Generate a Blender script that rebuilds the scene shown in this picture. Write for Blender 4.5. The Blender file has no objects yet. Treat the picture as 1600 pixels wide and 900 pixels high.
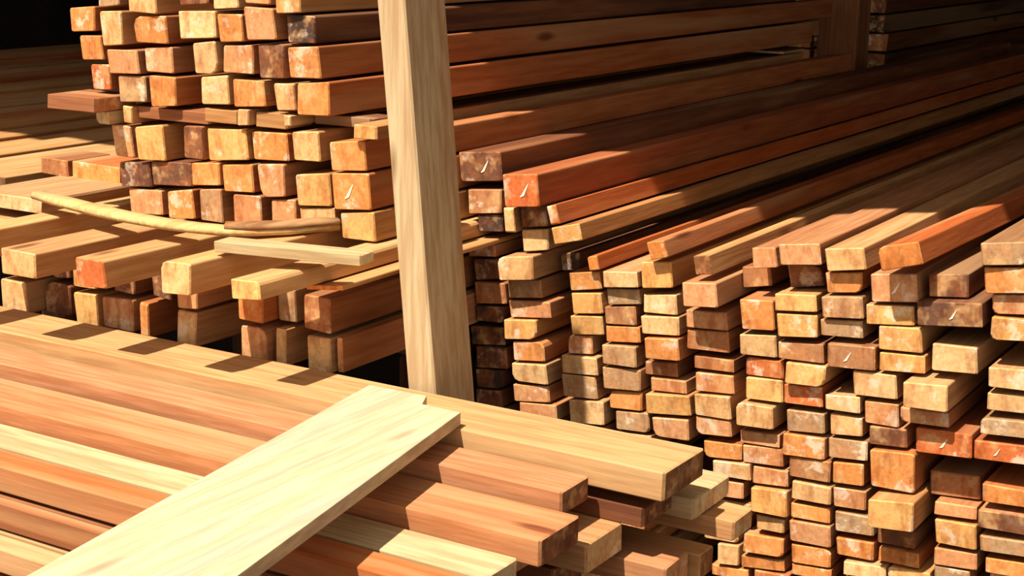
import bpy, bmesh, math, random
import numpy as np
from mathutils import Vector, Matrix

# ------------------------------------------------------------------ camera, light, exposure
S = bpy.context.scene
COL = S.collection
FPX = 2420.0                      # focal length in pixels of the 1600 px wide frame
HC = 1.35                         # eye height above the ground
_y = np.array([2350 - 800, 550.0, -FPX]); AY = _y / np.linalg.norm(_y)
_x = -np.array([-4000.0, 620.0, -FPX]); _x /= np.linalg.norm(_x)
AX = _x - (_x @ AY) * AY; AX /= np.linalg.norm(AX)
AZ = np.cross(AX, AY)
RM = np.array([AX, AY, AZ])       # camera axes -> world axes
cam = bpy.data.cameras.new('camera'); co = bpy.data.objects.new('camera', cam); COL.objects.link(co)
cam.sensor_width = 36.0; cam.lens = 36.0 * FPX / 1600.0; cam.clip_start = 0.05; cam.clip_end = 200
mw = Matrix([list(RM[0]) + [0], list(RM[1]) + [0], list(RM[2]) + [HC], [0, 0, 0, 1]])
co.matrix_world = mw
S.camera = co

W = bpy.data.worlds.new('world'); S.world = W; W.use_nodes = True
bg = W.node_tree.nodes['Background']
bg.inputs[0].default_value = (1.0, 0.83, 0.68, 1); bg.inputs[1].default_value = 1.0
SUN_DIR = Vector((0.25, 1.0, -1.95)).normalized()
sl = bpy.data.lights.new('sun', 'SUN'); sl.energy = 9.3; sl.angle = math.radians(0.8); sl.color = (1.0, 0.90, 0.76)
so = bpy.data.objects.new('sun', sl); COL.objects.link(so)
so.rotation_euler = SUN_DIR.to_track_quat('-Z', 'Y').to_euler(); so.location = (-2, -4, 8)
vs = S.view_settings
S.display_settings.display_device = 'sRGB'
vs.view_transform = 'Standard'; vs.look = 'None'; vs.exposure = 0.0; vs.gamma = 1.0; vs.use_curve_mapping = False

# ------------------------------------------------------------------ measuring helpers
def ray(x, y): return RM @ np.array([x - 800.0, -(y - 450.0), -FPX])
def onY(x, y, Y):
    r = ray(x, y); return np.array([0, 0, HC]) + r * (Y / r[1])
def onZ(x, y, z):
    r = ray(x, y); return np.array([0, 0, HC]) + r * ((z - HC) / r[2])
def onX(x, y, X):
    r = ray(x, y); return np.array([0, 0, HC]) + r * (X / r[0])

# ------------------------------------------------------------------ materials
def lin(c): return tuple(((v / 255) / 12.92 if v / 255 <= 0.04045 else ((v / 255 + 0.055) / 1.055) ** 2.4) for v in c)
TINT = {  # end grain colours, side colours
    'P': ((250, 216, 164), (228, 184, 134)), 'Y': ((250, 204, 134), (224, 170, 110)),
    'O': ((244, 172, 104), (214, 132, 78)),   'R': ((236, 132, 78), (200, 114, 70)),
    'E': ((240, 182, 138), (212, 152, 108)), 'B': ((200, 146, 106), (180, 122, 84)),
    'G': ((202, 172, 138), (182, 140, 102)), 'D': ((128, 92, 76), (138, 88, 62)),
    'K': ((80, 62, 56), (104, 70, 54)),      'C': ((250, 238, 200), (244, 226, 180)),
    'V': ((240, 156, 84), (226, 122, 60)),
    'T': ((150, 108, 76), (240, 192, 134)),  'S': ((142, 98, 72), (226, 162, 118)),  # end colours darkened to paint shade on the foreground boards' cut ends
}
LOOK = {'P': 'pale straw', 'Y': 'honey yellow', 'O': 'orange', 'R': 'red-orange', 'E': 'peach', 'B': 'brown',
        'G': 'weathered grey-brown', 'D': 'dark brown', 'K': 'blackish', 'C': 'cream', 'T': 'tan', 'V': 'bright orange', 'S': 'salmon'}

def nt(mat): return mat.node_tree.nodes, mat.node_tree.links
def wood_material(name, end):
    m = bpy.data.materials.new(name); m.use_nodes = True
    N, L = nt(m); b = N['Principled BSDF']
    b.inputs['Roughness'].default_value = 0.78 if not end else 0.88
    b.inputs['Specular IOR Level'].default_value = 0.25
    tc = N.new('ShaderNodeTexCoord'); oi = N.new('ShaderNodeObjectInfo')
    off = N.new('ShaderNodeVectorMath'); off.operation = 'MULTIPLY_ADD'
    L.new(oi.outputs['Random'], off.inputs[0]); off.inputs[1].default_value = (37.0, 53.0, 71.0)
    mp = N.new('ShaderNodeMapping'); L.new(tc.outputs['Object'], mp.inputs['Vector'])
    L.new(mp.outputs['Vector'], off.inputs[2])
    mp.inputs['Scale'].default_value = (1, 1, 1) if end else (1, 0.06, 1)
    v = off.outputs[0]
    at = N.new('ShaderNodeAttribute'); at.attribute_type = 'OBJECT'; at.attribute_name = 'end_tint' if end else 'side_tint'
    def noise(scale, detail, vec=v, rough=0.6):
        n = N.new('ShaderNodeTexNoise'); n.inputs['Scale'].default_value = scale; n.inputs['Detail'].default_value = detail
        n.inputs['Roughness'].default_value = rough; L.new(vec, n.inputs['Vector']); return n.outputs['Fac']
    def rng(src, a, bb, c, d):
        r = N.new('ShaderNodeMapRange'); L.new(src, r.inputs[0])
        for i, q in enumerate((a, bb, c, d)): r.inputs[i + 1].default_value = q
        return r.outputs[0]
    def mix(kind, fac, A, B):
        x = N.new('ShaderNodeMix'); x.data_type = 'RGBA'; x.blend_type = kind
        if isinstance(fac, float): x.inputs[0].default_value = fac
        else: L.new(fac, x.inputs[0])
        if isinstance(A, tuple): x.inputs[6].default_value = A
        else: L.new(A, x.inputs[6])
        if isinstance(B, tuple): x.inputs[7].default_value = B
        else: L.new(B, x.inputs[7])
        return x.outputs[2]
    if end:
        blotch = noise(26, 3); fine = noise(140, 3)
        c = mix('MIX', rng(blotch, .44, .70, 0, .5), at.outputs['Color'], (0.70, 0.27, 0.085, 1))
        c = mix('MIX', rng(noise(34, 2), .52, .68, 0, .6), c, (0.90, 0.62, 0.32, 1))
        c = mix('MULTIPLY', rng(fine, .35, .60, .35, 0.0), c, (0.50, 0.36, 0.26, 1))
        # pale saw dust and dried sap patches on the cut
        ma = N.new('ShaderNodeAttribute'); ma.attribute_type = 'OBJECT'; ma.attribute_name = 'chalkiness'
        mm = N.new('ShaderNodeMath'); mm.operation = 'MULTIPLY'; L.new(rng(noise(19, 4, rough=.7), .57, .64, 0, .7), mm.inputs[0]); L.new(ma.outputs['Fac'], mm.inputs[1])
        c = mix('MIX', mm.outputs[0], c, (1.0, 0.88, 0.76, 1))
        st = N.new('ShaderNodeMapping'); st.inputs['Scale'].default_value = (1, 1, .35); st.inputs['Rotation'].default_value = (0, .5, 0); L.new(v, st.inputs['Vector'])
        c = mix('MULTIPLY', rng(noise(48, 3, vec=st.outputs[0]), .50, .66, 0, .55), c, (.50, .30, .20, 1))
        h = fine; bs = 0.25
    else:
        g = noise(95, 4); g2 = noise(22, 2)
        c = mix('MIX', rng(g2, .44, .68, 0, .35), at.outputs['Color'], (0.68, 0.31, 0.12, 1))
        c = mix('MULTIPLY', rng(g, .40, .62, .55, 0), c, (0.58, 0.42, 0.30, 1))
        c = mix('MIX', rng(noise(9, 2), .54, .66, 0, .45), c, (0.80, 0.56, 0.30, 1))
        mk = N.new('ShaderNodeMapping'); mk.inputs['Scale'].default_value = (9, 2.4, 9); L.new(tc.outputs['Object'], mk.inputs['Vector'])
        ad = N.new('ShaderNodeVectorMath'); ad.operation = 'MULTIPLY_ADD'
        L.new(oi.outputs['Random'], ad.inputs[0]); ad.inputs[1].default_value = (91, 47, 19); L.new(mk.outputs[0], ad.inputs[2])
        vo = N.new('ShaderNodeTexVoronoi'); vo.inputs['Scale'].default_value = 1.0; L.new(ad.outputs[0], vo.inputs['Vector'])
        c = mix('MULTIPLY', rng(vo.outputs['Distance'], .05, .12, .85, 0), c, (0.30, 0.16, 0.09, 1))   # knots
        h = g; bs = 0.35
    c = mix('MULTIPLY', 1.0, c, (.70, .63, .53, 1) if end else (.58, .545, .50, 1))      # true reflectance of dry sawn wood
    L.new(c, b.inputs['Base Color'])
    bp = N.new('ShaderNodeBump'); bp.inputs['Strength'].default_value = bs; bp.inputs['Distance'].default_value = 0.002
    L.new(h, bp.inputs['Height']); L.new(bp.outputs[0], b.inputs['Normal'])
    return m
M_SIDE = wood_material('sawn_wood', False)
M_END = wood_material('end_grain', True)

def plain_material(name, base, scale, dark, rough=0.95, bump=0.3):
    m = bpy.data.materials.new(name); m.use_nodes = True; N, L = nt(m); b = N['Principled BSDF']
    b.inputs['Roughness'].default_value = rough
    tc = N.new('ShaderNodeTexCoord'); n = N.new('ShaderNodeTexNoise'); n.inputs['Scale'].default_value = scale; n.inputs['Detail'].default_value = 6
    L.new(tc.outputs['Object'], n.inputs['Vector'])
    r = N.new('ShaderNodeValToRGB'); L.new(n.outputs['Fac'], r.inputs[0])
    r.color_ramp.elements[0].position = .35; r.color_ramp.elements[0].color = (*dark, 1)
    r.color_ramp.elements[1].position = .7; r.color_ramp.elements[1].color = (*base, 1)
    L.new(r.outputs[0], b.inputs['Base Color'])
    bp = N.new('ShaderNodeBump'); bp.inputs['Strength'].default_value = bump; L.new(n.outputs['Fac'], bp.inputs['Height']); L.new(bp.outputs[0], b.inputs['Normal'])
    return m
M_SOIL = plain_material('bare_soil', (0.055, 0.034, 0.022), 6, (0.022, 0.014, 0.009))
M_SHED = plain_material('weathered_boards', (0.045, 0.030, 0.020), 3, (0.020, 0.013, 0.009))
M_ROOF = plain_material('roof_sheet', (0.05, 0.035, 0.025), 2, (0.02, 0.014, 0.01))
M_CHALK = plain_material('chalk', (0.92, 0.78, 0.64), 60, (0.80, 0.58, 0.42), bump=.1)

# ------------------------------------------------------------------ mesh helpers
def mesh_obj(name, verts, faces, mats, midx=None, parent=None):
    me = bpy.data.meshes.new(name); me.from_pydata([tuple(v) for v in verts], [], faces)
    for m in mats: me.materials.append(m)
    if midx:
        for p, k in zip(me.polygons, midx): p.material_index = k
    me.update()
    o = bpy.data.objects.new(name, me); COL.objects.link(o)
    if parent: o.parent = parent
    return o
def tint(o, code, rnd=None, side=None):
    e, s = TINT[code]
    k = 1.0 if rnd is None else rnd.uniform(.88, 1.10)
    g = 1.0 if rnd is None else rnd.uniform(.93, 1.07)
    o['end_tint'] = [lin(e)[0] * k, lin(e)[1] * k * g, lin(e)[2] * k * g * g]
    if side: s = TINT[side][1]
    o['chalkiness'] = 0.12 if code in 'TSC' else (.55 if code in 'DK' else 1.0)
    o['side_tint'] = [lin(s)[0] * k, lin(s)[1] * k * g, lin(s)[2] * k * g * g]
def tag(o, label, cat, group=None, kind=None):
    if kind: o['kind'] = kind
    if label: o['label'] = label
    if cat: o['category'] = cat
    if group: o['group'] = group
    return o

def timber_mesh(w, h, L, rnd, rough=1.0, taper=0.0, shape=None):
    """rounded box, local x = width, y = length from 0, z = height, slightly uneven edges and cut"""
    a, c = w / 2, h / 2
    s = min(w, h)
    ins = [(rnd.uniform(0, .07) * s * rough, rnd.uniform(0, .09) * s * rough) for _ in range(4)]
    sg = [(-1, -1), (1, -1), (1, 1), (-1, 1)]
    base = []
    big = rnd.randrange(4) if rnd.random() < .22 * rough else -1
    for k, (sx, sz) in enumerate(sg):
        px = sx * (a - ins[k][0]); pz = sz * (c - ins[k][1])
        bv = s * (.05 if k != big else rnd.uniform(.18, .34))
        A = (px - sx * bv, pz); Bq = (px, pz - sz * bv)
        Mq = (px - sx * bv * .32, pz - sz * bv * .32)
        base += [A, Mq, Bq] if sx * sz > 0 and False else ([A, Mq, Bq] if (sx, sz) in ((1, -1), (-1, 1)) else [Bq, Mq, A])
    if shape: base = shape
    n = len(base)
    nseg = max(2, int(L / .22))
    ys = [0.0, .003] + [L * (i + 1) / nseg for i in range(nseg - 1)] + [L - .003, L]
    ys = [y for i, y in enumerate(ys) if i == 0 or y > ys[i - 1] + 1e-4]
    tilt = (rnd.uniform(-.05, .05) * rough, rnd.uniform(-.06, .06) * rough)
    V, Fc, mi = [], [], []
    for i, y in enumerate(ys):
        k = 1.0
        if i == 0 or i == len(ys) - 1: k = 1 - .004 / max(s, .01) * .8
        jx = rnd.uniform(-1, 1) * .0006 * rough; jz = rnd.uniform(-1, 1) * .0004 * rough
        for (x, z) in base:
            yy = y + ((tilt[0] * x + tilt[1] * z) if i < 2 else 0)
            V.append((x * k * (1 - taper * y) + (jx if 1 < i < len(ys) - 2 else 0), yy, z * k + (jz if 1 < i < len(ys) - 2 else 0)))
    for i in range(len(ys) - 1):
        for j in range(n):
            q = (j + 1) % n
            Fc.append((i * n + j, i * n + q, (i + 1) * n + q, (i + 1) * n + j)); mi.append(1 if i == 0 else 0)
    Fc.append(tuple(reversed(range(n)))); mi.append(1)
    Fc.append(tuple((len(ys) - 1) * n + j for j in range(n))); mi.append(1)
    return V, Fc, mi
def fix_normals(o):
    bm = bmesh.new(); bm.from_mesh(o.data); bmesh.ops.recalc_face_normals(bm, faces=bm.faces); bm.to_mesh(o.data); bm.free()

def timber(name, w, h, L, code, loc, yaw=0.0, roll=0.0, pitch=0.0, seed=0, rough=1.0, chalk=False, shape=None, along='Y', side=None):
    rnd = random.Random(seed * 7919 + 13)
    V, Fc, mi = timber_mesh(w, h, L, rnd, .15 if chalk else rough, shape=shape)
    o = mesh_obj(name, V, Fc, [M_SIDE, M_END], mi); fix_normals(o)
    tint(o, code, rnd, side)
    yw = yaw + (math.pi / 2 * -1 if along == 'X' else 0)
    o.matrix_world = Matrix.Translation(Vector(loc)) @ Matrix.Rotation(yw, 4, 'Z') @ Matrix.Rotation(pitch, 4, 'X') @ Matrix.Rotation(roll, 4, 'Y')
    if chalk:
        cw = min(w, h) * .42; ox = rnd.uniform(-.12, .12) * w
        pts = [(-.35, -.45), (-.12, -.30), (.10, .05), (.36, .45)]
        th = [.04, .10, .07, .03]
        vv, ff = [], []
        for (px, pz), t in zip(pts, th):
            for d in (-1, 1):
                for yy in (-.0010, .0010): vv.append((ox + (px + d * t * .9) * cw, yy, (pz - d * t * .5) * cw))
        for i in range(3):
            b0, b1 = i * 4, i * 4 + 4
            ff += [(b0, b0 + 2, b1 + 2, b1), (b0 + 1, b1 + 1, b1 + 3, b0 + 3), (b0, b1, b1 + 1, b0 + 1), (b0 + 2, b0 + 3, b1 + 3, b1 + 2)]
        ff += [(0, 1, 3, 2), (12, 14, 15, 13)]
        m = mesh_obj('chalk_mark', vv, ff, [M_CHALK], parent=o); fix_normals(m); m['label'] = 'white chalk tick on the cut end'
    return o

# ------------------------------------------------------------------ the setting
def slab(name, x0, x1, y0, y1, z0, z1, mat):
    V = [(x, y, z) for x in (x0, x1) for y in (y0, y1) for z in (z0, z1)]
    Fc = [(0, 1, 3, 2), (4, 6, 7, 5), (0, 4, 5, 1), (2, 3, 7, 6), (0, 2, 6, 4), (1, 5, 7, 3)]
    o = mesh_obj(name, V, Fc, [mat]); fix_normals(o); o['kind'] = 'structure'; return o
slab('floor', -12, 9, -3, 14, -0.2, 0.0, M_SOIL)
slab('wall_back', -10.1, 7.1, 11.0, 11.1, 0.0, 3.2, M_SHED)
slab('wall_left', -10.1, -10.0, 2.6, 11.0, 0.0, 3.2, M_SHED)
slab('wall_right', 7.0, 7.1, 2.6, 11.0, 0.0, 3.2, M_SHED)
ROOF_Y = 1.84
def roof():
    V, Fc = [], []
    xs = np.arange(-10.3, 7.31, .05)          # corrugated sheet, slightly uneven eave
    rnd = random.Random(4)
    wob = [rnd.uniform(-.06, .06) for _ in range(len(xs) // 8 + 3)]
    for i, x in enumerate(xs):
        dz = .02 * math.sin(x * 2 * math.pi / .2)
        t = i / 8.0; k = int(t); f = t - k
        e = ROOF_Y + (wob[k] * (1 - f) + wob[k + 1] * f)
        for (y, z) in ((e, 2.60), (11.3, 3.30)):
            V.append((x, y, z + dz)); V.append((x, y, z + dz + .012))
    for i in range(len(xs) - 1):
        a, b = i * 4, i * 4 + 4
        Fc += [(a, b, b + 2, a + 2), (a + 1, a + 3, b + 3, b + 1), (a, a + 1, b + 1, b), (a + 2, b + 2, b + 3, a + 3)]
    Fc += [(0, 2, 3, 1), (len(V) - 4, len(V) - 3, len(V) - 1, len(V) - 2)]
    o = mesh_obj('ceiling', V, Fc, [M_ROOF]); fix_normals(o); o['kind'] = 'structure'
roof()

# ------------------------------------------------------------------ timbers lying front to back, read off their sawn ends
CROP = {'1': (0, 0, 4), '5': (0, 225, 4), '6': (400, 225, 4), 'd': (700, 200, 5), 'e': (700, 360, 5), 'f': (700, 500, 5),
        'g': (920, 360, 5), 'h': (920, 520, 5), 'i': (1060, 660, 5), 'j': (1180, 360, 5), 'k': (1180, 520, 5),
        'l': (1340, 300, 6.154), 'm': (1340, 440, 6.154), 'n': (1340, 580, 6.154), 'o': (1040, 720, 5), 'p': (1280, 720, 5),
        'F': (0, 0, 1), 'b': (0, 340, 5), 'c': (320, 340, 5), 'q': (320, 460, 5), 'w': (1200, 675, 4)}
ITEMS = []      # every front-to-back timber: dict(cx, cz, w, h, roll, y0, L, ...)
def slopeR(x, y):
    b = np.interp(y, [380, 440, 480, 520, 560, 650, 720, 900], [-.02, .0, .06, .10, .14, .16, .18, .22])
    return b * np.interp(x, [760, 1120], [.35, 1.0])
def add(pile, quad, Y, L, code, **kw):
    P = [onY(x, y, Y) for (x, y) in quad]          # TL TR BR BL
    c = sum(P) / 4
    w = (np.linalg.norm(P[1] - P[0]) + np.linalg.norm(P[2] - P[3])) / 2
    h = (np.linalg.norm(P[3] - P[0]) + np.linalg.norm(P[2] - P[1])) / 2
    t = (P[1] + P[2] - P[0] - P[3])
    roll = -math.atan2(t[2], t[0])                 # rotation about +Y lowering +X side when positive
    s = P[0] + P[1] - P[2] - P[3]; r2 = math.atan2(s[0], s[2])
    roll = kw.pop('roll', .65 * roll + .35 * r2)
    d = dict(pile=pile, cx=c[0], cz=c[2], w=w, h=h, roll=roll, y0=Y, L=L, code=code, yaw=0.0, chalk=False, rough=1.0)
    d.update(kw); ITEMS.append(d); return d
def quad_from(crop, x1, y1, x2, y2, slope, lean):
    X0, Y0, s = CROP[crop]
    x1, x2, y1, y2 = X0 + x1 / s, X0 + x2 / s, Y0 + y1 / s, Y0 + y2 / s
    dx, dy = x2 - x1, y2 - y1
    sl = slope((x1 + x2) / 2, (y1 + y2) / 2) if callable(slope) else slope
    w = (dx - lean * dy) / (1 - lean * sl); h = dy - sl * w
    if h < dy * .55: h = dy * .55; w = dx - lean * h; sl = (dy - h) / w
    return [(x1, y1), (x1 + w, y1 + sl * w), (x2, y2), (x1 + lean * h, y1 + h)]
def parse(pile, text, Y, L, slope, lean, rnd, mode):
    for ci, line in enumerate([t for t in text.strip().split('\n') if t.strip()]):
        for ri, it in enumerate([t for t in line.split(';') if t.strip()]):
            f = it.split()
            p = float(f[6]) / 100 if len(f) > 6 and f[6] != '*' else rnd.uniform(-.004, .004)
            p *= (.4 if abs(p) < .035 else .8)
            q = quad_from(f[0], *[float(v) for v in f[1:5]], slope, lean)
            add(pile, q, Y - p, L + rnd.uniform(-.15, .15), f[5][0], col=ci, row=ri, prot=p,
                chalk=('*' in it), mode=mode)
rnd = random.Random(11)

# wide stack beside and behind the post: one line per column, from the post outwards, top to bottom
RY = 2.40  # first column's dark codes paint in the shadow of the tall stack
R_COLS = '''
d 85 205 415 400 D 0 *; d 150 495 420 665 B 1; d 212 680 425 800 K; e 140 40 370 205 B; e 205 225 385 385 D; e 165 410 455 572 B 1; e 172 590 430 705 K; e 175 735 440 895 K 1; f 215 210 460 380 D; f 215 395 430 530 K; f 215 545 420 680 D; f 215 690 420 830 D; f 215 840 420 980 K
d 430 380 705 603 R 4 *; d 565 622 768 768 D; d 435 640 520 800 P 1; e 575 5 785 165 P; e 385 195 665 388 P 4; e 470 402 730 535 G; e 478 545 800 693 E 1; e 435 690 690 862 Y 3; f 505 170 750 325 O 2; f 490 332 770 495 P 3; f 512 508 790 640 E 2; f 560 655 840 775 E 2; f 590 785 850 910 O; f 590 920 850 1050 E
e 880 190 1030 300 K -6; e 940 315 1190 478 O; e 962 480 1208 660 Y; e 952 665 1208 818 Y; f 935 128 1130 268 E -1; f 880 280 1165 425 P 1; f 888 435 1160 620 G 1; f 940 630 1215 808 P 2; f 945 830 1220 960 B; f 950 970 1230 1110 O
g 105 338 390 448 P 3; g 140 452 395 580 G; g 120 592 370 738 B; g 130 748 400 878 O; h 100 100 370 272 G 2; h 108 265 410 448 G 1; h 160 460 415 605 O; h 208 622 470 778 G; h 215 790 480 930 E; h 225 940 490 1080 B
g 395 262 655 440 Y 1 ; g 420 510 690 662 P; g 410 665 700 815 P 1; h 430 48 700 222 O 3; h 430 228 690 338 B -3; h 482 365 760 478 E -1; h 440 470 790 655 Y 1; h 500 668 780 838 E 1; i 200 152 490 300 O -1; i 262 300 565 452 P; i 262 455 508 598 E; i 300 610 560 740 E -2; o 300 500 560 640 P -1; o 405 655 568 818 P; o 360 825 640 940 O
g 720 425 1050 603 E 5; g 755 632 1080 772 E 1; g 765 782 1090 948 B; h 820 192 1130 298 B -1; h 830 318 1130 480 E; h 820 482 1110 680 P 1; h 832 660 1110 815 E; i 500 180 830 345 E -1; i 572 352 858 512 E -1; i 560 500 850 738 Y 2; o 705 435 925 565 P; o 605 575 920 755 O; o 592 745 915 862 O -1; o 690 868 955 985 R
F 1175 389 1213 417 E -1; F 1150 420 1205 446 B -8; g 1180 545 1450 770 O 1; h 1182 10 1465 190 P; h 1222 200 1520 352 R -1; h 1222 358 1520 552 Y; h 1145 548 1440 758 P 3; i 482 72 785 188 E -1; i 852 262 1188 466 B; i 882 468 1188 640 P 1; i 880 640 1178 795 O; o 968 460 1282 688 E 1; o 975 640 1288 845 O; o 985 806 1290 945 O
F 1218 386 1282 413 E 2; j 262 275 532 452 D -4; j 150 482 480 640 Y 2; j 165 645 490 835 Y 2; k 180 72 530 232 B 1; k 232 242 545 430 Y 3; k 218 402 525 578 R; k 235 598 548 798 G; i 792 88 1138 298 O 1
j 548 150 862 318 P 3 ; j 552 318 840 495 O; j 515 512 845 690 G 2; j 505 692 830 835 G; k 565 95 930 290 B 2 *; k 548 480 815 625 P 1; k 582 640 855 815 P; i 1168 120 1475 305 G; i 1200 312 1450 505 O; i 1212 515 1460 685 E; i 1222 702 1530 888 G; p 132 608 428 778 O; p 192 800 520 925 P 2; p 200 930 520 1060 O
j 905 360 1262 545 E 1 *; j 862 585 1238 742 Y; m 190 430 620 685 Y 1; m 205 690 640 890 Y 1; k 762 300 1108 528 P 1; k 825 530 1118 735 E; k 892 735 1175 895 S; w 620 92 930 405 O 2; p 372 268 750 570 Y 6; p 442 520 745 700 D -3; p 462 670 775 838 O -1; p 530 840 858 965 Y 1; p 540 970 860 1100 B
F 1451 432 1513 466 D -3; m 572 185 1190 430 D 3 *; m 702 610 1150 885 P 1; n 432 98 875 398 P 5; n 412 360 870 535 E 2; n 562 560 1090 840 R 2 *; w 1000 240 1325 428 B -4; w 1042 438 1300 550 E -1; w 1040 545 1308 735 Y; w 1040 725 1300 865 E; w 1040 840 1255 955 G; w 1050 960 1290 1080 O
F 1532 384 1606 415 G 2; F 1538 418 1612 456 O 1; F 1549 461 1615 491 E -1; F 1547 498 1615 534 Y 1; F 1543 574 1612 611 P 1; F 1543 614 1612 646 P; F 1531 653 1610 686 G 1; F 1523 690 1608 726 R 1 *; F 1534 758 1610 795 O; F 1528 797 1610 837 S 1; F 1531 838 1610 871 G 1; F 1540 873 1615 908 O
'''
parse('R', R_COLS, RY, 3.6, slopeR, .075, rnd, 'col')  # third column's top K timber is added, its dark colour standing for gap shade
# filling columns of the same stack: the run of timber below the frame
cols = {}
for d in ITEMS: cols.setdefault(d['col'], []).append(d)
for ci, ds in cols.items():
    if ci == 7: continue        # its lower half is the sixth column
    lo = min(ds, key=lambda d: d['cz']); z = lo['cz'] - lo['h'] / 2; n = 0
    w = np.mean([d['w'] for d in ds])
    x = lo['cx']; row = len(ds)
    while z > .17:
        h = min(rnd.uniform(.036, .046), z - .125)
        ITEMS.append(dict(pile='R', cx=x + rnd.uniform(-.004, .004), cz=z - h / 2, w=w * .96, h=h * .96, roll=0.0, y0=RY + rnd.uniform(-.02, .02), L=3.5,
                          code=rnd.choice('OEYGPB'), col=ci, row=row, prot=0, chalk=False, yaw=0, rough=1.0, mode='low'))
        z -= h; row += 1
# last column runs on past the edge of the picture
for k in range(11):
    ITEMS.append(dict(pile='R', cx=-.458 + .004 * k, cz=.735 - .047 * k, w=.085, h=.042, roll=-.03, y0=RY + rnd.uniform(-.02, .02), L=3.5,
                      code=rnd.choice('OEYGPB'), col=12, row=k, prot=0, chalk=False, yaw=0, rough=1.0, mode='low'))

# loose long timbers on top of the wide stack (ends given corner by corner: TL TR BR BL)
def top(q, Y, code, L, look, **kw): return add('T', q, Y, L, code, mode='own', look=look, row=0, col=0, prot=0, **kw)
top([(852, 322), (866, 319), (876, 350), (861, 353)], RY - .02, 'V', 3.4, 'thin orange timber on edge beside the chalk-ticked one on the stack', roll=-.26)
top([(858, 356), (903, 346), (911, 374), (866, 386)], RY - .03, 'Y', 3.4, 'yellow and grey ended long timber lying tilted below the thin orange one', roll=-.27)
top([(915, 402), (931, 396), (938, 427), (922, 430)], RY - .01, 'V', 3.3, 'narrow bright orange timber in the trough of the wide stack', roll=-.26)
top([(1008, 382), (1034, 371), (1048, 402), (1018, 411)], RY - .02, 'V', 3.4, 'long orange timber with a round knotted end on the stack', roll=-.30)
top([(1080, 401), (1108, 396), (1114, 430), (1088, 432)], RY - .03, 'T', 3.4, 'tan long timber with a brown end, next to the knotted one', roll=-.20)
top([(1369, 382), (1438, 378), (1445, 424), (1372, 418)], RY - .05, 'V', 1.15, 'bright orange thick timber slewed across the top of the stack', roll=-.24, yaw=-.04)

# tall stack behind the post: rows from the top, left to right
MY = 2.13
M_ROWS = '''
1 400 -170 570 -10 O; 1 600 -150 745 40 G; 1 790 -130 985 92 P 2; 1 1112 -120 1302 25 D; 1 1320 -110 1490 70 P; 1 1520 -150 1690 30 E; 1 1695 -70 1880 78 Y 2
1 432 48 596 205 O; 1 605 62 772 278 P 1; 1 835 100 1045 278 O 1; 1 1105 62 1350 235 P 1; 1 1355 86 1520 265 O; 1 1522 42 1740 240 E 2; 1 1785 95 1975 272 K
1 498 212 655 383 O; 1 668 318 865 460 E 1; 1 900 288 1085 455 E; 1 1198 270 1365 463 P 1; 1 1388 275 1585 460 E; 1 1605 290 1785 498 S; 1 1788 300 2010 490 O 1
1 562 395 700 562 R -1; 1 740 470 912 640 G; 1 930 478 1100 658 O 1; 1 1250 475 1435 658 P 1; 1 1450 486 1655 660 O 1; 1 1712 525 1848 690 P; 1 1850 512 2068 715 O 1
1 702 790 832 975 E -1; 1 845 792 1030 1010 Y 1; 1 1142 802 1275 990 S -1; 1 1280 800 1555 1018 Y; 1 1562 830 1808 1010 O; 1 1815 828 2010 1008 P 2; 1 2060 885 2285 1074 O 2
5 750 112 940 265 D; 5 940 112 1205 268 D -1; 5 1192 118 1375 260 O 1; 5 1378 120 1590 298 O; 6 0 122 190 340 E 1; 6 240 190 470 395 Y 1; 6 472 188 715 402 O 2 *
5 800 290 1022 430 E; 5 1040 292 1212 480 O 1; 5 1240 282 1405 488 G 1; 5 1455 320 1640 500 E; 6 90 350 252 490 E; 6 272 400 490 490 P; 6 522 432 752 608 Y 1
'''
parse('M', M_ROWS, MY, 2.4, .04, .10, rnd, 'row')

# low projecting timbers in front of the tall stack and what carries them
LY = 1.78
L_TXT = [
    ('F', 0, 384, 56, 437, 'P', 0, 'straw coloured projecting timber, first of four above the long boards'),
    ('F', 116, 398, 165, 455, 'R', 0, 'projecting timber with a red-orange cut end, second of the four'),
    ('F', 247, 404, 301, 467, 'P', 0, 'pale projecting timber with a blunt chipped end, third of the four'),
    ('F', 358, 431, 412, 480, 'Y', 0, 'pale projecting timber nearest the post, last of the four'),
]
for (c, x1, y1, x2, y2, code, p, look) in L_TXT:
    add('L', quad_from(c, x1, y1, x2, y2, .13, .06), LY, 1.6, code, mode='own', look=look, row=0, col=0, prot=0)
add('L', quad_from('F', -112, 362, -62, 418, .13, .06), LY, 1.6, 'O', mode='own', look='projecting timber outside the picture beside the straw coloured one', row=0, col=0, prot=0)
add('L', quad_from('c', 790, 520, 1072, 640, .0, .06), 1.93, 1.0, 'O', mode='own', look='flat orange timber wedged beside the projecting timber nearest the post', row=0, col=0, prot=0)
SUP = '''
b 0 440 270 580 E 4; b 330 470 560 610 D -6; b 570 610 770 700 Y 2; b 880 580 1060 690 D; b 1180 520 1340 660 D -4; b 1370 650 1550 740 E 4; c 250 725 480 850 O 6; c 545 600 720 740 G -3; q 755 70 1000 280 B 1
b 0 585 230 700 P 4; b 335 625 560 760 D -6; b 575 705 775 830 Y 2; b 790 710 1055 860 E 0; b 1085 720 1165 870 O 1; b 1372 750 1535 920 P 3; q 270 260 490 470 E 5; q 545 310 640 480 P 2; q 785 295 1000 560 P 1; q 1040 330 1145 600 E -1
'''
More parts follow.
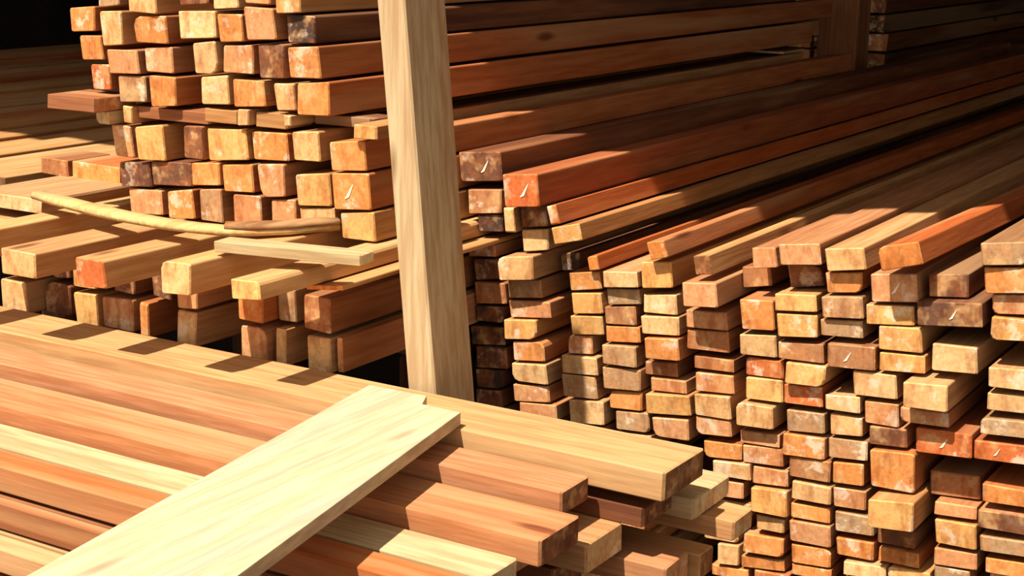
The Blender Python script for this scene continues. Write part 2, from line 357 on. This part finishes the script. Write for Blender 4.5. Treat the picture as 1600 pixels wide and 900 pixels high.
for r, line in enumerate(SUP.strip().split('\n')):  # second-place D timbers have the gap's deep shade put into their colour
    for k, it in enumerate(line.split(';')):
        f = it.split()
        u = add('U', quad_from(f[0], *[float(v) for v in f[1:5]], .12, .07), 1.99 - (float(f[6]) if len(f) > 6 else 0) / 100 * .4, 1.1, f[5], mode='sup', row=r, col=k, prot=0, chalk=False)
        u['roll'] = 0.0; z1, z0 = ((.736, .669), (.667, .596))[r]; u['cz'] = (z0 + z1) / 2; u['h'] = z1 - z0 - rnd.uniform(0, .004)

# left stack of broad planks running back into the shed
NR = random.Random(5)
add('N', [(-46, 298), (62, 309), (64, 333), (-44, 322)], 2.12, 3.6, 'P', mode='own', look='thick straw plank at the edge of the picture, end on the bent lath', row=0, col=0, prot=0, roll=0.0)
add('N', [(-60, 334), (35, 344), (36, 364), (-60, 354)], 2.10, 3.6, 'Y', mode='own', look='yellow plank directly under the thick straw plank', row=0, col=0, prot=0, roll=0.0)
x = -2.75
k = 0
while x > -5.4:
    w = NR.uniform(.11, .17)
    ITEMS.append(dict(pile='N', cx=x - w / 2, cz=.765 + NR.uniform(-.010, .010), w=w - .006, h=.042, roll=NR.uniform(-.01, .01), y0=NR.uniform(2.15, 2.30), L=NR.uniform(3.4, 4.2),
                      code=NR.choice('TYPOT'), mode='nrow', row=0, col=k, prot=0, chalk=False, yaw=0.0, rough=1.0)); k += 1
    x -= w

# -------- settle: no two front-to-back timbers may share space
def corners(d, g=0.0):
    a, c = d['w'] / 2 + g, d['h'] / 2 + g; cr, sr = math.cos(d['roll']), math.sin(d['roll'])
    return [(d['cx'] + x * cr + z * sr, d['cz'] - x * sr + z * cr) for (x, z) in ((-a, -c), (a, -c), (a, c), (-a, c))]
def settle(items, iters=90):
    for it in range(iters):
        worst = 0
        C = [corners(d) for d in items]
        for i in range(len(items)):
            A = items[i]
            for j in range(i + 1, len(items)):
                B = items[j]
                if abs(A['cx'] - B['cx']) > (A['w'] + B['w']) * .62 or abs(A['cz'] - B['cz']) > (A['h'] + B['h']) * .5 + .02: continue
                if A['y0'] + A['L'] < B['y0'] or B['y0'] + B['L'] < A['y0']: continue
                best = None
                for D in (A, B):
                    cr, sr = math.cos(D['roll']), math.sin(D['roll'])
                    for kind, ax in (('w', (cr, -sr)), ('h', (sr, cr))):
                        pa = [p[0] * ax[0] + p[1] * ax[1] for p in C[i]]; pb = [p[0] * ax[0] + p[1] * ax[1] for p in C[j]]
                        ov = min(max(pa), max(pb)) - max(min(pa), min(pb))
                        if best is None or ov < best[0]: best = (ov, kind, ax, D)
                ov, kind, ax, D = best
                if ov > .0004:
                    worst = max(worst, ov)
                    dd = (B['cx'] - A['cx']) * ax[0] + (B['cz'] - A['cz']) * ax[1]; sg = 1 if dd > 0 else -1
                    for X, s in ((A, -sg), (B, sg)):
                        m = ov * .27
                        X['cx'] += s * ax[0] * m * .5; X['cz'] += s * ax[1] * m * .5
                        if kind == 'w': X['w'] = max(.012, X['w'] - m)
                        else: X['h'] = max(.010, X['h'] - m)
                        if abs(X['roll']) > .03 and abs(A['roll'] - B['roll']) > .02 and X['pile'] != 'T': X['roll'] += (((A if X is B else B)['roll']) - X['roll']) * .06
                    C[i] = corners(A); C[j] = corners(B)
        if worst < .0006: break
    return worst
for d in ITEMS:
    if d['mode'] in ('col', 'row'): d['h'] += .010; d['w'] += .005
WORST = settle(ITEMS)
print('settled', WORST, len(ITEMS))

ORD = ['top', 'second', 'third', 'fourth', 'fifth', 'sixth', 'seventh', 'eighth', 'ninth', 'tenth', 'eleventh', 'twelfth', 'thirteenth', 'fourteenth', 'fifteenth', 'sixteenth',
       'seventeenth', 'eighteenth', 'nineteenth', 'twentieth', 'twenty-first', 'twenty-second']
ORD1 = ['first'] + ORD[1:]
GROUPS = {'R': 'sawn timbers in the wide stack', 'T': 'long timbers on top of the wide stack', 'M': 'sawn timbers in the tall stack behind the post',
          'L': 'timbers projecting over the long boards', 'U': 'timbers under the projecting ones', 'N': 'planks running back into the shed'}
for n, d in enumerate(ITEMS):
    look = LOOK[d['code']]
    size = 'thick ' if d['h'] > .056 else ('thin ' if d['h'] < .026 else '')
    tick = ' with chalk tick' if d['chalk'] else ''
    out = ' sticking out' if not tick and d.get('prot', 0) >= .03 else ''
    m = d['mode']
    if m in ('col', 'low') and d['col'] == 12: lab = f"{look} timber, {ORD[d['row']]} down in the wide stack's column past the picture edge"
    elif m in ('col', 'low'): lab = f"{size}{look} timber{tick}{out}, {ORD[d['row']]} down, {ORD1[d['col']]} column from post, wide stack"
    elif m == 'row': lab = f"{size}{look} timber{tick}, {ORD1[d['row']]} from left in {ORD[d['col']]} visible row, tall stack"
    elif m == 'sup': lab = f"{look} timber under the projecting four, {'upper' if d['row'] == 0 else 'lower'} row, {ORD1[d['col']]} from left"
    elif m == 'nrow': lab = f"{look} plank running into the dark shed, {ORD1[d['col']]} left of the tall stack"
    else: lab = d['look']
    nm = 'plank' if d['pile'] == 'N' else 'timber'
    o = timber(nm, d['w'] - .0008, d['h'] - .0008, d['L'], d['code'], (d['cx'], d['y0'], d['cz']), yaw=d['yaw'], roll=d['roll'], seed=n + 1, chalk=d['chalk'], rough=d['rough'], side='T' if d['pile'] == 'L' and d['cz'] > .765 else None)
    tag(o, lab, nm, GROUPS[d['pile']])

# ------------------------------------------------------------------ spacers in the tall stack (boards lying across between its two halves)
def cross(name, xl, xr, y0, y1, z0, z1, code, label, cat='batten', group=None, seed=0, **kw):
    """timber lying left to right"""
    o = timber(name, y1 - y0, z1 - z0, xr - xl, code, (xl, (y0 + y1) / 2, (z0 + z1) / 2), along='X', seed=seed, **kw)
    return tag(o, label, cat, group)
def gap(xa, xb):
    up = [d['cz'] - d['h'] / 2 - abs(d['roll']) * d['w'] / 2 for d in ITEMS if d['mode'] == 'row' and d['col'] == 3 and d['cx'] + d['w'] / 2 > xa and d['cx'] - d['w'] / 2 < xb]
    dn = [d['cz'] + d['h'] / 2 + abs(d['roll']) * d['w'] / 2 for d in ITEMS if d['mode'] == 'row' and d['col'] == 4 and d['cx'] + d['w'] / 2 > xa and d['cx'] - d['w'] / 2 < xb]
    z1 = min(up) - .001 if up else 1.012
    z0 = max(dn) + .001 if dn else z1 - .035
    if z1 - z0 < .008: z0 = z1 - .008
    return z0, z1
def mx(px): return onY(px, 190, MY)[0]
SP = 'spacers between the halves of the tall stack'
zs0, zs1 = gap(-2.4, -1.6)
print('spacer', zs0, zs1)
SPL = [('batten', 112, 186, -.06, .05, 'B', 'brown batten jutting out on the dark side of the tall stack', zs1 - .030, zs1),
       ('batten', 209, 320, .010, .08, 'B', 'brown crosswise batten over the dark gap in the tall stack', zs0, zs1),
       ('batten', 322, 374, -.005, .08, 'Y', 'yellow crosswise batten piece in the tall stack spacer layer', zs0, zs1),
       ('batten', 396, 446, .002, .08, 'Y', 'straw crosswise batten under the pink ended timber', zs0, zs1),
       ('batten', 462, 552, .05, .13, 'D', 'dark crosswise batten set back behind the post side of the tall stack', zs0, zs1)]
for k, (nm, a, b, f0, f1, code, lab, z0, z1) in enumerate(SPL):
    z0, z1 = gap(mx(a), mx(b))
    if k == 0: z0 = z1 - .030
    cross(nm, mx(a), mx(b), MY + f0, MY + f1, z0, z1, code, lab, group=SP, seed=900 + k)
for k, (a, b, p, code, lab, zz0, zz1) in enumerate([
        (192, 207, .0, 'P', 'small straw spacer block beside the jutting brown batten', zs0, zs1),
        (376, 394, -.01, 'P', 'small pale spacer block between two yellow battens', zs0, zs1),
        (448, 460, -.01, 'P', 'narrow pale spacer block at the corner of the tall stack', zs0, zs1),
        (562, 600, -.02, 'Y', 'yellow spacer block half hidden by the post', zs0, zs1)]):
    zz0, zz1 = gap(mx(a), mx(b))
    o = timber('spacer_block', mx(b) - mx(a), zz1 - zz0, .16, code, ((mx(a) + mx(b)) / 2, MY + p, (zz0 + zz1) / 2), seed=930 + k)
    tag(o, lab, 'block', SP)
# stubs at the dark side of the tall stack
a = onY(148, 172, MY - .02); b = onY(170, 196, MY - .02)
o = timber('timber_offcut', b[0] - a[0], a[2] - b[2], .5, 'C', ((a[0] + b[0]) / 2, MY - .02, (a[2] + b[2]) / 2), seed=940)
tag(o, 'small cream square-ended timber below the jutting brown batten', 'timber')
for k, (x1, y1, x2, y2, code, lab) in enumerate([(61, 257, 108, 284, 'B', 'short brown block on the planks, first from the picture edge'),
                                                (111, 256, 188, 289, 'O', 'orange-brown short block against the dark side of the tall stack')]):
    a = onY(x1, y1, 2.36); b = onY(x2, y1 + (x2 - x1) * .15 + (y2 - y1) * .8, 2.36)
    h = .040; w = b[0] - a[0]
    o = timber('timber_offcut', w, h, .13, code, ((a[0] + b[0]) / 2, 2.36, .787 + .002 + h / 2), seed=950 + k)
    tag(o, lab, 'timber', 'short blocks on the planks')

# ------------------------------------------------------------------ wooden post, leaning a little
def post():
    b0 = onY(638, 610, 1.96); b1 = onY(680, 620, 1.96); t0 = onY(588, 0, 1.96); t1 = onY(632, 0, 1.96)
    def at(z):
        f = (z - b0[2]) / (t0[2] - b0[2]); l = b0[0] + (t0[0] - b0[0]) * f; r = b1[0] + (t1[0] - b1[0]) * f
        return l, r
    V, Fc, mi = [], [], []
    zs = [0.0, .2, .4, .6, .8, 1.0, 1.15, 1.27]
    pr = random.Random(3); bv = .003
    for z in zs:
        l, r = at(z); l += pr.uniform(-.0008, .0008); r += pr.uniform(-.0008, .0008)
        y0, y1 = 1.96, 2.072
        for p in ((l + bv, y0), (r - bv, y0), (r, y0 + bv), (r, y1 - bv), (r - bv, y1), (l + bv, y1), (l, y1 - bv), (l, y0 + bv)): V.append((*p, z))
    for i in range(len(zs) - 1):
        for j in range(8):
            q = (j + 1) % 8; Fc.append((i * 8 + j, i * 8 + q, i * 8 + 8 + q, i * 8 + 8 + j)); mi.append(0)
    Fc.append(tuple(range(8))); mi.append(1); Fc.append(tuple(range(len(V) - 8, len(V)))); mi.append(1)
    # lay the grain along the local y axis
    cx = (at(0)[0] + at(0)[1]) / 2
    V2 = [(x - cx, z, -(y - 2.016)) for (x, y, z) in V]
    o = mesh_obj('wooden_post', V2, Fc, [M_SIDE, M_END], mi); fix_normals(o)
    o.matrix_world = Matrix.Translation((cx, 2.016, 0)) @ Matrix.Rotation(math.pi / 2, 4, 'X')
    o['end_tint'] = list(lin((230, 196, 140))); o['side_tint'] = [.86, .72, .47]
    tag(o, 'pale squared wooden post standing between the timber stacks', 'post')
post()

# ------------------------------------------------------------------ long boards in the foreground, stepping down toward the viewer
FB = 'long boards in the foreground stack'
def fboard(z, yb, yf, xe, h, code, label, seed=0, tw=0.0):
    """z: top height; yb, yf: back and front edge; xe: where the sawn end is"""
    x_left = -2.6
    o = timber('board', yb - yf - .0065, h, xe - x_left, code, (x_left, (yb + yf) / 2, z - h / 2), yaw=tw, along='X', seed=seed, rough=.6)
    return tag(o, label, 'board', FB)
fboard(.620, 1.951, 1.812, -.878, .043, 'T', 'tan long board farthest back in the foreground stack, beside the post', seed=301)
fboard(.598, 1.808, 1.722, -.988, .036, 'S', 'salmon long board with a shade-darkened cut end, second from the post', seed=302)
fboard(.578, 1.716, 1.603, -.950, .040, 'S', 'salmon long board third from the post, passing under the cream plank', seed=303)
fboard(.553, 1.598, 1.512, -.975, .034, 'C', 'cream long board, fourth from the post, under the salmon one', seed=304)
fboard(.556, 1.508, 1.449, -.830, .044, 'O', 'orange long board with a knotty face, fifth from the post', seed=305)
fboard(.512, 1.445, 1.418, -.800, .040, 'B', 'grey-brown long board at the lower left corner, sixth from the post', seed=306)
fboard(.472, 1.414, 1.368, -.790, .040, 'P', 'straw long board cut by the bottom left corner of the picture', seed=307)
fboard(.432, 1.364, 1.300, -.780, .040, 'O', 'orange long board lowest at the bottom left corner', seed=308)
def stub(zt, rb, rf, h, length, code, label, seed, dy=0.0):
    B1, F1 = onZ(*rb, zt), onZ(*rf, zt); xe = (B1[0] + F1[0]) / 2; w = abs(B1[1] - F1[1])
    o = timber('board', w, h, length, code, (xe - length, (B1[1] + F1[1]) / 2 + dy, zt - h / 2), yaw=math.atan2(-(B1[0] - F1[0]) * .0, 1), along='X', seed=seed, rough=.8)
    return tag(o, label, 'board', FB)
stub(.558, (1052, 764), (1005, 796), .030, 1.6, 'D', 'dark grey-brown board end sticking out under the tan board', 311)
stub(.532, (978, 813), (912, 850), .046, 1.4, 'P', 'pale board end with a dark cut face, under the salmon boards', 312)
stub(.545, (1110, 752), (1073, 800), .034, .27, 'C', 'cream short board end sticking out beyond the tan board', 313, dy=.047)
stub(.510, (1180, 793), (1144, 815), .032, .30, 'P', 'short straw block sticking out farthest toward the wide stack', 314)
stub(.480, (1090, 862), (1026, 884), .045, 1.2, 'E', 'peach board end at the bottom of the foreground stack', 315)
# lower layers carrying them
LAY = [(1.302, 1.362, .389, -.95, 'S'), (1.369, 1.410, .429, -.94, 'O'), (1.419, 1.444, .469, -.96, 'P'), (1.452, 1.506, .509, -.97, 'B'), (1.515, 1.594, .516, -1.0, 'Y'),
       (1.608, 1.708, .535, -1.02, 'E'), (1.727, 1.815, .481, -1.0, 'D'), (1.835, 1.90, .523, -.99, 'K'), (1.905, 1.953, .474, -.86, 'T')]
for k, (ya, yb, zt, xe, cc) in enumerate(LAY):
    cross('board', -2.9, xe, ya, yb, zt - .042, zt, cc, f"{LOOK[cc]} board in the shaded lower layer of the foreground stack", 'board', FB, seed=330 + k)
o = timber('timber', .09, .10, .9, 'T', (-1.8, .955, .571), along='X', seed=371); tag(o, 'squared timber under the near end of the cream plank', 'timber')
o = timber('timber', .09, .178, .9, 'B', (-1.8, .955, .430), along='X', seed=372); tag(o, 'deep brown timber lowest under the near end of the cream plank', 'timber')
for k, x in enumerate((-2.3, -1.2)):
    o = timber('bearer', .10, .30, 1.12, 'B', (x, .90, .19), seed=360 + k)
    tag(o, ['farther', 'nearer'][k] + ' deep bearer under the foreground boards', 'beam')

# ------------------------------------------------------------------ cream plank lying across the foreground boards
def plank():
    yf, zf, sl = 1.81, .6225, .0       # it rests on the stepped edges
    tz = .020
    def pt(x, y, up):
        r = ray(x, y); o0 = np.array([0, 0, HC])
        # plane z = zf + up + (Y - yf) * sl
        t = (zf + up - yf * sl - HC) / (r[2] - sl * r[1]); return o0 + r * t
    fl, fm, fm2, fr = pt(577, 601, tz), pt(667, 618, tz), pt(660, 631, tz), pt(720, 644, tz)
    nl, nr = pt(40, 900, tz), pt(370, 900, tz)
    dl = (nl - fl); dr = (nr - fr)
    nl2 = fl + dl * 1.16; nr2 = fr + dr * ((nl2[1] - fr[1]) / dr[1])
    outline = [fl, fm, fm2, fr]
    outline = [fl, fm, fm2, fr, fr + (nr2 - fr) * .33, fr + (nr2 - fr) * .66, nr2, nl2, fl + (nl2 - fl) * .66, fl + (nl2 - fl) * .33]
    c = sum(outline) / len(outline)
    a = math.atan(sl)
    Mx = Matrix.Translation(Vector(c)) @ Matrix.Rotation(a, 4, 'X'); Mi = Mx.inverted()
    loc = [Mi @ Vector(p) for p in outline]
    n = len(loc); V = [(p.x, p.y, 0) for p in loc] + [(p.x, p.y, -tz) for p in loc]
    bm = bmesh.new(); vs_ = [bm.verts.new(v) for v in V]
    bm.faces.new(vs_[:n]); bm.faces.new(list(reversed(vs_[n:])))
    for i in range(n): bm.faces.new((vs_[i], vs_[n + i], vs_[n + (i + 1) % n], vs_[(i + 1) % n]))
    bmesh.ops.recalc_face_normals(bm, faces=bm.faces)
    bmesh.ops.bevel(bm, geom=bm.edges[:], offset=.0015, segments=2, profile=.6, affect='EDGES')
    me = bpy.data.meshes.new('plank'); bm.to_mesh(me); bm.free()
    me.materials.append(M_SIDE); me.materials.append(M_END)
    o = bpy.data.objects.new('plank', me); COL.objects.link(o); o.matrix_world = Mx
    o['side_tint'] = [0.88, 0.75, 0.47]; o['end_tint'] = [0.85, 0.7, 0.45]
    tag(o, 'wide cream plank lying across the foreground boards', 'plank')
    m = wood_material('pale_plank_wood', False); me.materials[0] = m
    for nd in m.node_tree.nodes:       # a cleaner board than the rest: weaker brown streaks
        if nd.type == 'MIX' and not nd.inputs[7].is_linked: 
            nd.inputs[7].default_value = tuple(min(1, v * .3 + .42) for v in nd.inputs[7].default_value[:3]) + (1,)
plank()

# ------------------------------------------------------------------ bent lath and batten lying on the projecting timbers
def ribbon(name, pts, wid, thick, code, label, cat, tail=None):
    V, Fc, mi = [], [], []
    n = len(pts)
    for i, p in enumerate(pts):
        q0, q1 = pts[max(0, i - 1)], pts[min(n - 1, i + 1)]
        t = Vector(q1) - Vector(q0); t.normalize(); s = Vector((-t.y, t.x, 0)).normalized()
        w = wid * (1.0 if 0 < i < n - 1 else .8)
        p = Vector(p)
        for (a, b) in ((-.5, 0), (-.42, -.5), (.42, -.5), (.5, 0), (.38, .5), (-.38, .5)): V.append(tuple(p + s * a * w + Vector((0, 0, b * thick))))
    for i in range(n - 1):
        for j in range(6):
            k = (j + 1) % 6; Fc.append((i * 6 + j, i * 6 + k, i * 6 + 6 + k, i * 6 + 6 + j)); mi.append(0)
    Fc += [tuple(range(6)), tuple(range(6 * n - 6, 6 * n))]; mi += [1, 1]
    o = mesh_obj(name, V, Fc, [M_SIDE, M_END], mi); fix_normals(o)
    o['end_tint'] = list(lin((240, 220, 160))); o['side_tint'] = list(lin(code))
    for p in o.data.polygons: p.use_smooth = True
    return tag(o, label, cat)
ltop = max(d['cz'] + d['h'] / 2 for d in ITEMS if d['pile'] == 'L' and d['mode'] == 'own')
print('ltop', ltop, [round(d['cz'] + d['h'] / 2, 3) for d in ITEMS if d['pile'] == 'L'])
LP = [(60, 304), (100, 315), (150, 328), (200, 339), (250, 348), (300, 355), (352, 360)]
LQ = [(352, 360), (400, 360), (450, 358), (495, 354), (528, 352)]
zz = ltop + .008
l1 = [tuple(onZ(x, y, zz)) for x, y in LP]; l2 = [tuple(onZ(x, y, zz)) for x, y in LQ]
allp = l1 + l2[1:]
lath = ribbon('bent_lath', allp, .044, .013, (246, 226, 160), 'long bent cream lath lying across the projecting timbers', 'lath')
# bark still on its far half
bk = [tuple(Vector(p) + Vector((0, 0, .0085))) for p in l2]
bo = ribbon('bark_strip', bk, .046, .010, (170, 130, 92), None, None); bo['end_tint'] = list(lin((150, 110, 80)))
bo.parent = lath; bo['label'] = 'rough grey-brown bark strip'
bz = ltop + .024
p0, p1 = onZ(345, 372, bz), onZ(575, 394, bz)
yaw = math.atan2(p1[1] - p0[1], p1[0] - p0[0])
o = timber('batten', .050, .020, np.linalg.norm(p1 - p0), 'C', (p0[0], p0[1], bz - .010), yaw=yaw, along='X', seed=401)
tag(o, 'straight cream batten lying across the timbers beside the post', 'batten')

# ------------------------------------------------------------------ far things in the dark of the shed
o = timber('wooden_post', .14, .14, 2.62, 'B', tuple(np.array([onY(1318, 60, 4.95)[0], 4.95, 0])), pitch=math.pi / 2, seed=500)
tag(o, 'dim squared wooden post standing deep in the shed behind the stacks', 'post')
o = timber('timber_offcut', .16, zs1 - zs0, .16, 'P', (-1.79, 4.22, (zs0 + zs1) / 2), seed=501)
tag(o, 'pale block under the far end of the tall stack', 'timber')
FR = random.Random(8)
n = 0
for r in range(7):
    for k in range(4):
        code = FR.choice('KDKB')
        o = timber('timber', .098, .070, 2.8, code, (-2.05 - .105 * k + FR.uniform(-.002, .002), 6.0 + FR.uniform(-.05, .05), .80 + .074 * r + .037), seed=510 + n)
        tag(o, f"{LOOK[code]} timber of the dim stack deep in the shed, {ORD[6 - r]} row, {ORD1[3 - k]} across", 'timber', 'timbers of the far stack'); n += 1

# ------------------------------------------------------------------ trestles carrying the stacks
def trestle(xl, xr, y, ztop, label, seed):
    e = bpy.data.objects.new('trestle', None); COL.objects.link(e); e.location = ((xl + xr) / 2, y, 0)
    tag(e, label, 'trestle', 'trestles under the stacks')
    r = random.Random(seed)
    V, Fc, mi = timber_mesh(.10, .10, xr - xl, r)
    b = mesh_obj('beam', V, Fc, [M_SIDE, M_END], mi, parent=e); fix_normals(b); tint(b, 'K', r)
    b.rotation_euler = (0, 0, -math.pi / 2); b.location = ((xl - xr) / 2, 0, ztop - .05)
    if ztop > .2:
        for k in range(3):
            V, Fc, mi = timber_mesh(.09, .09, ztop - .10, r)
            l = mesh_obj('leg', V, Fc, [M_SIDE, M_END], mi, parent=e); fix_normals(l); tint(l, 'K', r)
            l.rotation_euler = (math.pi / 2, 0, 0); l.location = ((xl - xr) / 2 + .12 + k * ((xr - xl - .24) / 2), 0, 0)
Lz = min(d['cz'] - d['h'] / 2 for d in ITEMS if d['pile'] == 'U')
for k, y in enumerate((2.48, 3.1)): trestle(-2.75, -1.62, y, Lz - .002, ['nearer', 'farther'][k] + ' squat trestle under the tall stack', 600 + k)
for k, y in enumerate((2.6, 4.6)): trestle(-6.3, -2.80, y, .735, ['nearer', 'farther'][k] + ' trestle under the broad planks', 610 + k)
for k, y in enumerate((2.65, 4.2, 5.6)): trestle(-1.62, -.42, y, .12, ['front', 'middle', 'rear'][k] + ' ground beam under the wide stack', 620 + k)
for k, y in enumerate((6.4, 8.2)): trestle(-2.5, -1.95, y, .798, ['nearer', 'farther'][k] + ' trestle under the dim far stack', 630 + k)
